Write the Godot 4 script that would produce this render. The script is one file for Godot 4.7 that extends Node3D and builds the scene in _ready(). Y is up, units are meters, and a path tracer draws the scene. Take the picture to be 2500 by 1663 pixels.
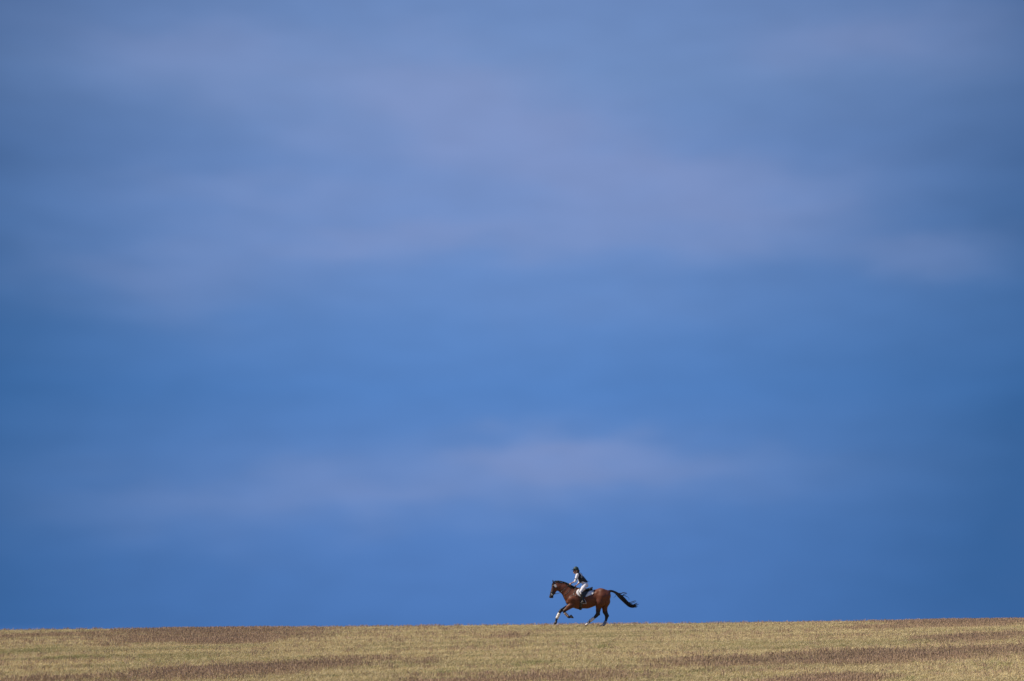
extends Node3D
# A rider cantering on the crest of a mown field under a deep blue, thinly clouded sky.
# Metres, y up. The eye is at the origin and looks along -z; the field rises to a crest about 90 m away.

const S := 0.00195                      # metres per drawing unit of the horse and rider (u to the tail, v down)
const SV := 0.00197                     # the same upwards
const HX := 2.944                       # where the drawing's origin (u 900, v 1460) stands on the field
const HZ := -83.4
const CREST := 89.5

var rng := RandomNumberGenerator.new()
var home := Vector3.ZERO
var horse_field: Field
var patchy := FastNoiseLite.new()
var fine := FastNoiseLite.new()
var mats := {}

# ---------------------------------------------------------------- the field's shape
func ground_y(x: float, z: float) -> float:
	var d := -z
	var y: float
	if d > 45.0:
		var e := absf(d - CREST)
		var g := 0.00359 * pow(minf(e, 60.0), 1.61)
		if e > 60.0:
			g += 0.07 * (e - 60.0)
		y = 0.0030 * d - g
	else:                               # the foot of the rise, outside the frame: eye height 1.7 m over flat ground
		var y1 := 0.0030 * 45.0 - 0.00359 * pow(44.5, 1.61)
		var t := clampf(d / 45.0, 0.0, 1.0)
		y = lerpf(-1.7, y1, t * t * (3.0 - 2.0 * t))
	return y + 0.0106 * x + 0.000057 * minf(x * x, 3000.0) - 0.165 + 0.018 * patchy.get_noise_2d(x * 4.0, z * 4.0)

# ---------------------------------------------------------------- smooth bodies: a field of tapered capsules, meshed as surface nets
class Field:
	var o: Vector3
	var c: float
	var nx: int
	var ny: int
	var nz: int
	var d := PackedFloat32Array()
	func _init(lo: Vector3, hi: Vector3, cell: float) -> void:
		o = lo
		c = cell
		nx = int((hi.x - lo.x) / cell) + 2
		ny = int((hi.y - lo.y) / cell) + 2
		nz = int((hi.z - lo.z) / cell) + 2
		d.resize(nx * ny * nz)
		d.fill(9.0)
	func bone(a: Vector3, ra: float, b: Vector3, rb: float, k := 0.03, zs := 1.0) -> void:
		var m := maxf(ra, rb) + k + 2.5 * c
		var mz := maxf(ra, rb) * maxf(zs, 0.3) + k + 2.5 * c
		var i0 := maxi(0, int((minf(a.x, b.x) - m - o.x) / c))
		var i1 := mini(nx - 1, int((maxf(a.x, b.x) + m - o.x) / c) + 1)
		var j0 := maxi(0, int((minf(a.y, b.y) - m - o.y) / c))
		var j1 := mini(ny - 1, int((maxf(a.y, b.y) + m - o.y) / c) + 1)
		var k0 := maxi(0, int((minf(a.z, b.z) - mz - o.z) / c))
		var k1 := mini(nz - 1, int((maxf(a.z, b.z) + mz - o.z) / c) + 1)
		var ba := b - a
		var inv := 1.0 / maxf(ba.length_squared(), 1e-9)
		var iz := 1.0 / zs
		for kk in range(k0, k1 + 1):
			for j in range(j0, j1 + 1):
				var at := (kk * ny + j) * nx
				for i in range(i0, i1 + 1):
					var p := Vector3(o.x + i * c, o.y + j * c, o.z + kk * c) - a
					var t := clampf(p.dot(ba) * inv, 0.0, 1.0)
					p -= ba * t
					p.z *= iz
					var v := p.length() - (ra + (rb - ra) * t)
					if zs < 1.0:
						v *= 0.5 + 0.5 * zs
					var w := d[at + i]
					var h := k - absf(v - w)
					v = minf(v, w)
					if h > 0.0:
						v -= h * h / (4.0 * k)
					d[at + i] = v
	func at(p: Vector3) -> float:
		var q := (p - o) / c
		var i := clampi(int(q.x), 0, nx - 2)
		var j := clampi(int(q.y), 0, ny - 2)
		var k := clampi(int(q.z), 0, nz - 2)
		var f := q - Vector3(i, j, k)
		var n := (k * ny + j) * nx + i
		var l := nx * ny
		var a := lerpf(lerpf(d[n], d[n + 1], f.x), lerpf(d[n + nx], d[n + nx + 1], f.x), f.y)
		var b := lerpf(lerpf(d[n + l], d[n + l + 1], f.x), lerpf(d[n + l + nx], d[n + l + nx + 1], f.x), f.y)
		return lerpf(a, b, f.z)
	func side(x: float, y: float, toward: float) -> float:      # z of the skin met from that side, NAN where there is none
		for n in nz:
			var k := nz - 1 - n if toward > 0.0 else n
			var z := o.z + k * c
			if at(Vector3(x, y, z)) < 0.0:
				var out := z + toward * c
				for r in 5:
					var mid := 0.5 * (z + out)
					if at(Vector3(x, y, mid)) < 0.0:
						z = mid
					else:
						out = mid
				return z
		return NAN
	func arrays() -> Array:
		var where := {}
		var vs := PackedVector3Array()
		var ns := PackedVector3Array()
		var idx := PackedInt32Array()
		var l := nx * ny
		var near := 5.0 * c
		var corner := [0, 1, nx, nx + 1, l, l + 1, l + nx, l + nx + 1]
		var edges := [[0, 1], [2, 3], [4, 5], [6, 7], [0, 2], [1, 3], [4, 6], [5, 7], [0, 4], [1, 5], [2, 6], [3, 7]]
		for k in nz - 1:
			for j in ny - 1:
				var row := (k * ny + j) * nx
				for i in nx - 1:
					var n := row + i
					var d0 := d[n]
					if d0 > near or d0 < -near:
						continue
					var s := 0
					for q in 8:
						if d[n + corner[q]] < 0.0:
							s += 1
					if s == 0 or s == 8:
						continue
					var sum := Vector3.ZERO
					var cnt := 0
					for e in edges:
						var ea: int = e[0]
						var eb: int = e[1]
						var da := d[n + corner[ea]]
						var db := d[n + corner[eb]]
						if (da < 0.0) != (db < 0.0):
							var t := da / (da - db)
							var pa := Vector3(ea & 1, (ea >> 1) & 1, ea >> 2)
							var pb := Vector3(eb & 1, (eb >> 1) & 1, eb >> 2)
							sum += pa.lerp(pb, t)
							cnt += 1
					var p := o + (Vector3(i, j, k) + sum / cnt) * c
					where[n] = vs.size()
					vs.append(p)
					var h := c * 0.7
					var g := Vector3(at(p + Vector3(h, 0, 0)) - at(p - Vector3(h, 0, 0)), at(p + Vector3(0, h, 0)) - at(p - Vector3(0, h, 0)), at(p + Vector3(0, 0, h)) - at(p - Vector3(0, 0, h)))
					ns.append(g.normalized())
		for n in where:
			var k: int = n / l
			var j: int = (n / nx) % ny
			var i: int = n % nx
			var inside := d[n] < 0.0
			if i < nx - 1 and j > 0 and k > 0 and (d[n + 1] < 0.0) != inside:
				quad(idx, where, n, n - nx, n - nx - l, n - l, inside)
			if j < ny - 1 and i > 0 and k > 0 and (d[n + nx] < 0.0) != inside:
				quad(idx, where, n, n - l, n - l - 1, n - 1, inside)
			if k < nz - 1 and i > 0 and j > 0 and (d[n + l] < 0.0) != inside:
				quad(idx, where, n, n - 1, n - 1 - nx, n - nx, inside)
		var a := []
		a.resize(Mesh.ARRAY_MAX)
		a[Mesh.ARRAY_VERTEX] = vs
		a[Mesh.ARRAY_NORMAL] = ns
		a[Mesh.ARRAY_INDEX] = idx
		return a
	func quad(idx: PackedInt32Array, where: Dictionary, a: int, b: int, e: int, f: int, inside: bool) -> void:
		if not (where.has(a) and where.has(b) and where.has(e) and where.has(f)):
			return
		var q := [where[a], where[b], where[e], where[f]]
		if inside:
			q.reverse()
		idx.append_array(PackedInt32Array([q[0], q[1], q[2], q[0], q[2], q[3]]))
	func mesh() -> ArrayMesh:
		var m := ArrayMesh.new()
		m.add_surface_from_arrays(Mesh.PRIMITIVE_TRIANGLES, arrays())
		return m

# ---------------------------------------------------------------- helpers
func P(u: float, v: float, z := 0.0) -> Vector3:
	return Vector3((u - 900.0) * S, (1460.0 - v) * SV, z)

func mat(key: String, linear: Color, rough := 0.8, spec := 0.5, metal := 0.0, vertex := false) -> StandardMaterial3D:
	if not mats.has(key):
		var m := StandardMaterial3D.new()
		m.resource_name = key
		m.albedo_color = linear.linear_to_srgb()
		m.roughness = rough
		m.metallic_specular = spec
		m.metallic = metal
		m.vertex_color_use_as_albedo = vertex
		mats[key] = m
	return mats[key]

func thing(called: String, base: Vector3, label: String, category: String, group := "") -> Node3D:
	var n := Node3D.new()
	n.name = called
	add_child(n, true)
	n.position = home + base
	n.set_meta("label", label)
	n.set_meta("category", category)
	n.set_meta("base", base)
	if group:
		n.set_meta("group", group)
	return n

func part(parent: Node3D, called: String, m: Mesh, material: Material, label := "") -> MeshInstance3D:
	var o := MeshInstance3D.new()
	o.name = called
	o.mesh = m
	o.material_override = material
	parent.add_child(o, true)
	if parent.has_meta("base"):
		o.position = -(parent.get_meta("base") as Vector3)
	if label:
		o.set_meta("label", label)
	return o

func tube(st: SurfaceTool, pts: Array, radii: Array, sides := 6, cap := true, flat := 1.0, flat_axis := Vector3(0, 0, 1)) -> void:
	# a tube along pts; flat < 1 thins it along flat_axis (a strap)
	var rings := []
	for n in pts.size():
		var p: Vector3 = pts[n]
		var ahead: Vector3 = (pts[mini(n + 1, pts.size() - 1)] as Vector3) - (pts[maxi(n - 1, 0)] as Vector3)
		var t := ahead.normalized()
		var x := flat_axis - t * flat_axis.dot(t)
		if x.length() < 0.05:
			x = Vector3.UP - t * t.y
		if x.length() < 0.05:
			x = Vector3.RIGHT
		x = x.normalized()
		var y := t.cross(x)
		var r: float = radii[mini(n, radii.size() - 1)]
		var ring := []
		for q in sides:
			var a := TAU * q / sides
			ring.append(p + x * cos(a) * r * flat + y * sin(a) * r)
		rings.append(ring)
	for n in rings.size() - 1:
		for q in sides:
			var r2 := (q + 1) % sides
			for v in [rings[n][q], rings[n + 1][q], rings[n + 1][r2], rings[n][q], rings[n + 1][r2], rings[n][r2]]:
				st.add_vertex(v)
	if cap:
		for e in 2:
			var ring: Array = rings[0] if e == 0 else rings[-1]
			for q in range(1, sides - 1):
				var tri := [ring[0], ring[q], ring[q + 1]]
				if e == 1:
					tri = [ring[0], ring[q + 1], ring[q]]
				for v in tri:
					st.add_vertex(v)

func begin(smooth := true) -> SurfaceTool:
	var st := SurfaceTool.new()
	st.begin(Mesh.PRIMITIVE_TRIANGLES)
	st.set_smooth_group(0 if smooth else -1)
	return st

func finish(st: SurfaceTool) -> ArrayMesh:
	st.index()
	st.generate_normals()
	return st.commit()

func tube_mesh(pts: Array, radii: Array, sides := 8, flat := 1.0, axis := Vector3(0, 0, 1)) -> ArrayMesh:
	var st := begin()
	tube(st, pts, radii, sides, true, flat, axis)
	return finish(st)

func smooth_line(uv: Array, per := 5) -> Array:     # Catmull-Rom through Vector2 or Vector3 points
	var out := []
	for n in uv.size() - 1:
		var a = uv[maxi(n - 1, 0)]
		var b = uv[n]
		var c = uv[n + 1]
		var d = uv[mini(n + 2, uv.size() - 1)]
		for q in per:
			out.append(b.cubic_interpolate(c, a, d, float(q) / per))
	out.append(uv[-1])
	return out

func on_skin(u: float, v: float, side: float, off: float) -> Vector3:
	var p := P(u, v)
	var z := NAN
	for tries in 14:                     # just outside the outline: look inwards for the nearest skin
		z = horse_field.side(p.x, p.y, side)
		if not is_nan(z):
			break
		p.y -= 0.006
	if is_nan(z):
		z = 0.02 * side
	return Vector3(P(u, v).x, P(u, v).y, z + side * off)

func strap(uv: Array, side: float, width: float, off := 0.006, flat := 0.4) -> ArrayMesh:
	var pts := []
	for q in smooth_line(uv, 6):
		pts.append(on_skin(q.x, q.y, side, off))
	return tube_mesh(pts, [width], 8, flat)

func shell(top: Array, bottom: Array, side: float, off: float, thick: float, rows := 8, per := 6) -> ArrayMesh:
	# a sheet of leather or cloth lying on the horse's side between two edge lines
	var a := smooth_line(top, per)
	var b := smooth_line(bottom, per)
	var st := begin()
	var outer := []
	var inner := []
	for r in rows + 1:
		var line_o := []
		var line_i := []
		for n in a.size():
			var q: Vector2 = a[n].lerp(b[n], float(r) / rows)
			var edge := minf(minf(r, rows - r), minf(n, a.size() - 1 - n)) == 0.0
			line_o.append(on_skin(q.x, q.y, side, off + (thick * 0.6 if edge else thick)))
			line_i.append(on_skin(q.x, q.y, side, off))
		outer.append(line_o)
		inner.append(line_i)
	var n1: int = a.size() - 1
	for r in rows:
		for n in n1:
			for v in [outer[r][n], outer[r][n + 1], outer[r + 1][n + 1], outer[r][n], outer[r + 1][n + 1], outer[r + 1][n]]:
				st.add_vertex(v)
			for v in [inner[r][n], inner[r + 1][n + 1], inner[r][n + 1], inner[r][n], inner[r + 1][n], inner[r + 1][n + 1]]:
				st.add_vertex(v)
	for n in n1:
		for r in [0, rows]:
			for v in [outer[r][n], inner[r][n], inner[r][n + 1], outer[r][n], inner[r][n + 1], outer[r][n + 1]]:
				st.add_vertex(v)
	for r in rows:
		for n in [0, n1]:
			for v in [outer[r][n], inner[r][n], inner[r + 1][n], outer[r][n], inner[r + 1][n], outer[r + 1][n]]:
				st.add_vertex(v)
	return finish(st)

# ---------------------------------------------------------------- sky
func sky_colour(az: float, el: float) -> Color:
	# thin lavender cloud over deep blue air; az and el in degrees, az 0 straight ahead
	# colour of the air by height (sRGB), horizon first
	var heights := [0.0, 2.4, 4.6, 6.8, 9.0, 11.2, 13.4, 15.7, 18.0, 28.0, 50.0, 90.0]
	var air := [Color8(78, 121, 185), Color8(85, 127, 191), Color8(93, 132, 193), Color8(86, 131, 195), Color8(95, 136, 197), Color8(104, 140, 198), Color8(110, 142, 197), Color8(112, 143, 194), Color8(108, 138, 190), Color8(104, 134, 188), Color8(96, 128, 184), Color8(88, 122, 180)]
	var n := 0
	while n < heights.size() - 2 and el > heights[n + 1]:
		n += 1
	var c: Color = (air[n] as Color).lerp(air[n + 1], clampf((el - heights[n]) / (heights[n + 1] - heights[n]), 0.0, 1.0))
	# lens vignette painted into the sky: darker at both sides, repeated round the horizon
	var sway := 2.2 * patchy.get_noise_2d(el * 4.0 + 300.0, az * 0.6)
	var vignette := 0.5 + 0.5 * cos(deg_to_rad((az + 0.5 + sway) * 360.0 / 36.0))
	vignette = pow(clampf(vignette, 0.0, 1.0), 0.36)
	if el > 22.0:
		vignette = lerpf(vignette, 0.7, clampf((el - 22.0) / 30.0, 0.0, 1.0))
	c = c.lerp(Color8(34, 78, 128).lerp(Color8(56, 84, 128), clampf((el - 7.0) / 10.0, 0.0, 1.0)), 0.9 * (1.0 - vignette))  # dark sides and corners of the lens vignette, mixed into the colour
	return c

func make_sky() -> Sky:
	var w := 2048
	var h := 1024
	var im := Image.create(w, h, false, Image.FORMAT_RGBF)
	var streaks := FastNoiseLite.new()
	streaks.seed = 11
	streaks.noise_type = FastNoiseLite.TYPE_SIMPLEX_SMOOTH
	streaks.frequency = 1.0
	streaks.fractal_octaves = 4
	streaks.fractal_gain = 0.45
	# banks of cloud: azimuth, height, half width, half depth, strength; the row repeats round the horizon at uneven steps
	var banks := [[1.1, 4.95, 3.9, 0.75, 0.62], [-3.4, 3.9, 4.6, 0.85, 0.42], [5.0, 4.5, 3.4, 0.8, 0.26], [-9.5, 3.5, 4.0, 1.2, 0.25],
		[-2.6, 15.35, 4.2, 1.7, 0.55], [0.6, 13.95, 3.6, 1.5, 0.47], [4.6, 12.75, 4.6, 1.5, 0.53], [7.4, 11.75, 3.6, 1.0, 0.38], [-6.6, 12.35, 4.6, 0.8, 0.33], [-3.6, 11.15, 4.6, 0.55, 0.38], [-9.6, 10.15, 4.6, 1.3, 0.38], [11.6, 10.55, 3.2, 0.6, 0.35], [10.6, 16.55, 3.6, 1.1, 0.43], [-9.4, 16.35, 4.0, 1.2, 0.38], [1.0, 11.35, 6.0, 1.0, 0.28], [3.0, 9.35, 5.0, 0.7, 0.12]]
	var cloud := Color8(137, 152, 198)
	for y in h:
		var el := 90.0 - (y + 0.5) * 180.0 / h
		if el < -1.0:
			break
		for x in w:
			var az := (x + 0.5) * 360.0 / w            # the panorama's left edge is straight ahead
			if az > 180.0:
				az -= 360.0
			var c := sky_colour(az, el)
			var lap := roundf(az / 36.0)
			var a := az - lap * 36.0
			var up := el + lap * 0.7 * sin(lap * 2.1)
			if up < 24.0:
				var bend := 0.9 * patchy.get_noise_2d(az * 2.6, el * 7.0)
				var rag := streaks.get_noise_2d(az * 0.22, el * 0.75)
				for b in banks:
					var dx: float = (a - b[0] + bend * 1.5) / b[2]
					if absf(dx) > 2.4:
						continue
					var dy: float = (up - b[1] + bend * 0.5 + rag * 0.55) / b[3]
					if dy > 0.0:
						dy *= 1.35                # tops are crisper than the trailing undersides
					var q := dx * dx + dy * dy
					if q < 7.0:
						c = c.lerp(cloud, b[4] * exp(-q))
			else:
				var hi := clampf(0.5 + 0.9 * streaks.get_noise_3d(sin(deg_to_rad(az)) * (90.0 - el) * 0.05, cos(deg_to_rad(az)) * (90.0 - el) * 0.05, 3.0), 0.0, 1.0)
				c = c.lerp(cloud, 0.5 * hi * clampf((up - 18.0) / 10.0, 0.0, 1.0))
			var g := 1.0 + 0.045 * streaks.get_noise_2d(az * 0.35 + 40.0, el * 1.1 + 9.0)
			var l := c.srgb_to_linear()
			im.set_pixel(x, y, Color(l.r * g, l.g * g, l.b * g))
	var low := Color8(72, 114, 178).srgb_to_linear()
	im.fill_rect(Rect2i(0, h / 2 + 5, w, h / 2 - 5), low)
	var m := PanoramaSkyMaterial.new()
	m.panorama = ImageTexture.create_from_image(im)
	var s := Sky.new()
	s.sky_material = m
	return s

# ---------------------------------------------------------------- what grows where on the field
# patches of tall brown seed grass and of green regrowth: x, z, half length, half depth, turn, strength
var brown_patches := []
var green_patches := []

func patch(list: Array, x: float, z: float) -> float:
	var best := 0.0
	var wob := 0.55 * patchy.get_noise_2d(x * 1.3 + 50.0, z * 1.1) + 0.5 * fine.get_noise_2d(x * 0.22, (z + 0.35 * x) * 0.7)
	for b in list:
		var dx: float = x - b[0]
		var dz: float = z - b[1]
		if absf(dx) > b[2] * 2.4 or absf(dz) > b[3] * 2.4 + absf(b[4]) * b[2] * 2.4:
			continue
		dz -= b[4] * dx
		var q: float = (dx * dx) / (b[2] * b[2]) + (dz * dz) / (b[3] * b[3])
		best = maxf(best, b[5] * clampf(1.15 - 0.85 * sqrt(q) + wob, 0.0, 1.0))
	return best

func blade(st: SurfaceTool, at: Vector3, turn: float, lean: float, long: float, wide: float, tint: Color, bend := 0.5) -> void:
	var dir := Vector3(cos(turn), 0, sin(turn))
	var side := Vector3(-dir.z, 0, dir.x).rotated(Vector3.UP, 0.9) * wide * 0.5
	var mid := at + Vector3.UP * long * 0.55 * cos(lean * 0.6) + dir * long * 0.55 * sin(lean * 0.6)
	var tip := mid + Vector3.UP * long * 0.45 * cos(lean * (1.0 + bend)) + dir * long * 0.45 * sin(lean * (1.0 + bend))
	tip.y = maxf(tip.y, 0.004)
	for v in [at - side, at + side, mid + side * 0.8, at - side, mid + side * 0.8, mid - side * 0.8, mid - side * 0.8, mid + side * 0.8, tip]:
		st.set_color(tint)
		st.add_vertex(v)

func tuft(kind: int) -> ArrayMesh:
	var st := begin(false)
	var count: int = [15, 13, 14][kind]
	for n in count:
		var r := 0.11 * sqrt(rng.randf())
		var a := rng.randf() * TAU
		var at := Vector3(cos(a) * r, -0.01, sin(a) * r)
		var tone := rng.randf_range(0.82, 1.18)
		var tint := Color(tone, tone * rng.randf_range(0.94, 1.04), tone * rng.randf_range(0.85, 1.1))
		match kind:
			0: blade(st, at, rng.randf() * TAU, rng.randf_range(0.35, 1.35), rng.randf_range(0.05, 0.10), rng.randf_range(0.005, 0.009), tint, 0.35)
			1:
				var lean := rng.randf_range(0.0, 0.4)
				var turn := rng.randf() * TAU
				var long := rng.randf_range(0.07, 0.135)
				blade(st, at, turn, lean, long, 0.0045, tint, 0.2)
				var top := at + Vector3.UP * long * cos(lean) + Vector3(cos(turn), 0, sin(turn)) * long * sin(lean)
				blade(st, top - Vector3.UP * 0.03, turn, lean + 0.15, 0.045, 0.011, Color(tint.r * 0.92, tint.g * 0.86, tint.b * 0.84), 0.2)
			2: blade(st, at, rng.randf() * TAU, rng.randf_range(0.1, 0.8), rng.randf_range(0.05, 0.11), rng.randf_range(0.006, 0.010), tint, 0.6)
	st.generate_normals()
	return st.commit()

func make_grass() -> void:
	rng.seed = 77
	var kinds := [[], [], []]
	var tints := [[], [], []]
	var z := -44.0
	var cell := 0.092
	while z > -98.0:
		var half := -z * 0.2571 + 3.0
		var x := -half
		var step := cell * lerpf(0.86, 1.12, clampf((-z - 44.0) / 50.0, 0.0, 1.0))
		while x < half:
			var px := x + rng.randf_range(-0.06, 0.06)
			var pz := z + rng.randf_range(-0.06, 0.06)
			x += step
			var b := patch(brown_patches, px, pz)
			var g := patch(green_patches, px, pz)
			var wave := fine.get_noise_2d(px * 0.5, pz * 1.6)
			var mow := fine.get_noise_2d(px * 0.16 + 70.0, (pz + 0.3 * px) * 1.1)      # lines left by the mower
			var roll := rng.randf()
			var kind := 0
			if roll < b * (0.68 + 0.7 * wave + 0.4 * mow) + 0.015 + 0.10 * wave + 0.10 * mow:
				kind = 1
			elif rng.randf() < g * 0.75 + 0.06 - 0.2 * mow + 0.16 * patchy.get_noise_2d(px * 3.0 + 90.0, pz * 3.0):
				kind = 2
			var c: Color
			var tone := 1.0 + 0.10 * wave + 0.22 * mow + rng.randf_range(-0.1, 0.1)
			match kind:
				0: c = Color(0.55, 0.46, 0.255).lerp(Color(0.62, 0.53, 0.32), rng.randf())
				1: c = Color(0.35, 0.265, 0.195).lerp(Color(0.54, 0.43, 0.305), rng.randf())
				2: c = Color(0.30, 0.315, 0.135).lerp(Color(0.42, 0.39, 0.18), rng.randf())
			var t := Transform3D(Basis(Vector3.UP, rng.randf() * TAU).scaled(Vector3.ONE * rng.randf_range(0.75, 1.3)), Vector3(px, ground_y(px, pz), pz))
			kinds[kind].append(t)
			tints[kind].append(Color(c.r * tone, c.g * tone, c.b * tone))
		z -= step
	var names := ["mown_grass", "seed_grass", "green_grass"]
	var labels := ["short dry straw-coloured mown grass covering the field", "standing brown seed grass in patches across the field", "patches of green grass regrowing in the dry field"]
	for k in 3:
		var mm := MultiMesh.new()
		mm.transform_format = MultiMesh.TRANSFORM_3D
		mm.use_colors = true
		mm.mesh = tuft(k)
		mm.instance_count = kinds[k].size()
		for n in kinds[k].size():
			mm.set_instance_transform(n, kinds[k][n])
			mm.set_instance_color(n, tints[k][n])
		var o := MultiMeshInstance3D.new()
		o.name = names[k]
		o.multimesh = mm
		var m := mat("blades", Color(1, 1, 1), 0.85, 0.3, 0.0, true)
		m.backlight_enabled = true
		m.backlight = Color(0.55, 0.52, 0.42)
		o.material_override = m
		o.set_meta("kind", "stuff")
		o.set_meta("label", labels[k])
		o.set_meta("category", "grass")
		add_child(o)
		print(names[k], " ", kinds[k].size())

func make_ground() -> void:
	var xs := []
	var zs := []
	var x := -30.0
	while x <= 30.0:
		xs.append(x)
		x += 0.4
	for e in [36.0, 45.0, 60.0, 90.0, 150.0, 260.0, 420.0]:
		xs.append(e)
		xs.push_front(-e)
	var z := 60.0
	while z > -400.0:
		zs.append(z)
		z -= 0.35 if z < -40.0 and z > -102.0 else (3.0 if z > -130.0 else 18.0)
	var st := SurfaceTool.new()
	st.begin(Mesh.PRIMITIVE_TRIANGLES)
	for j in zs.size():
		for i in xs.size():
			var p := Vector3(xs[i], ground_y(xs[i], zs[j]), zs[j])
			var b := patch(brown_patches, p.x, p.z)
			var c := Color(0.40, 0.33, 0.19).lerp(Color(0.20, 0.145, 0.10), b)
			var tone := 1.0 + 0.25 * fine.get_noise_2d(p.x * 0.7, p.z * 1.2)
			st.set_color(Color(c.r * tone, c.g * tone, c.b * tone))
			st.add_vertex(p)
	var w := xs.size()
	for j in zs.size() - 1:
		for i in w - 1:
			var n := j * w + i
			for q in [n, n + w, n + w + 1, n, n + w + 1, n + 1]:
				st.add_index(q)
	st.generate_normals()
	var o := MeshInstance3D.new()
	o.name = "ground"
	o.mesh = st.commit()
	var m := StandardMaterial3D.new()
	m.vertex_color_use_as_albedo = true
	m.roughness = 0.95
	m.metallic_specular = 0.2
	var noise := FastNoiseLite.new()
	noise.frequency = 0.03
	noise.fractal_octaves = 5
	var tex := NoiseTexture2D.new()
	tex.noise = noise
	tex.width = 512
	tex.height = 512
	tex.seamless = true
	var ramp := Gradient.new()
	ramp.set_color(0, Color(0.62, 0.58, 0.5))
	ramp.set_color(1, Color(1, 1, 1))
	tex.color_ramp = ramp
	m.albedo_texture = tex
	m.uv1_triplanar = true
	m.uv1_world_triplanar = true
	m.uv1_scale = Vector3(0.8, 0.8, 0.8)
	o.material_override = m
	o.set_meta("kind", "structure")
	o.set_meta("label", "dry mown field rising to a gently sloping crest")
	o.set_meta("category", "ground")
	add_child(o)

# ---------------------------------------------------------------- horse
const NEAR := 0.135
const FAR := -0.135
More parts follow.
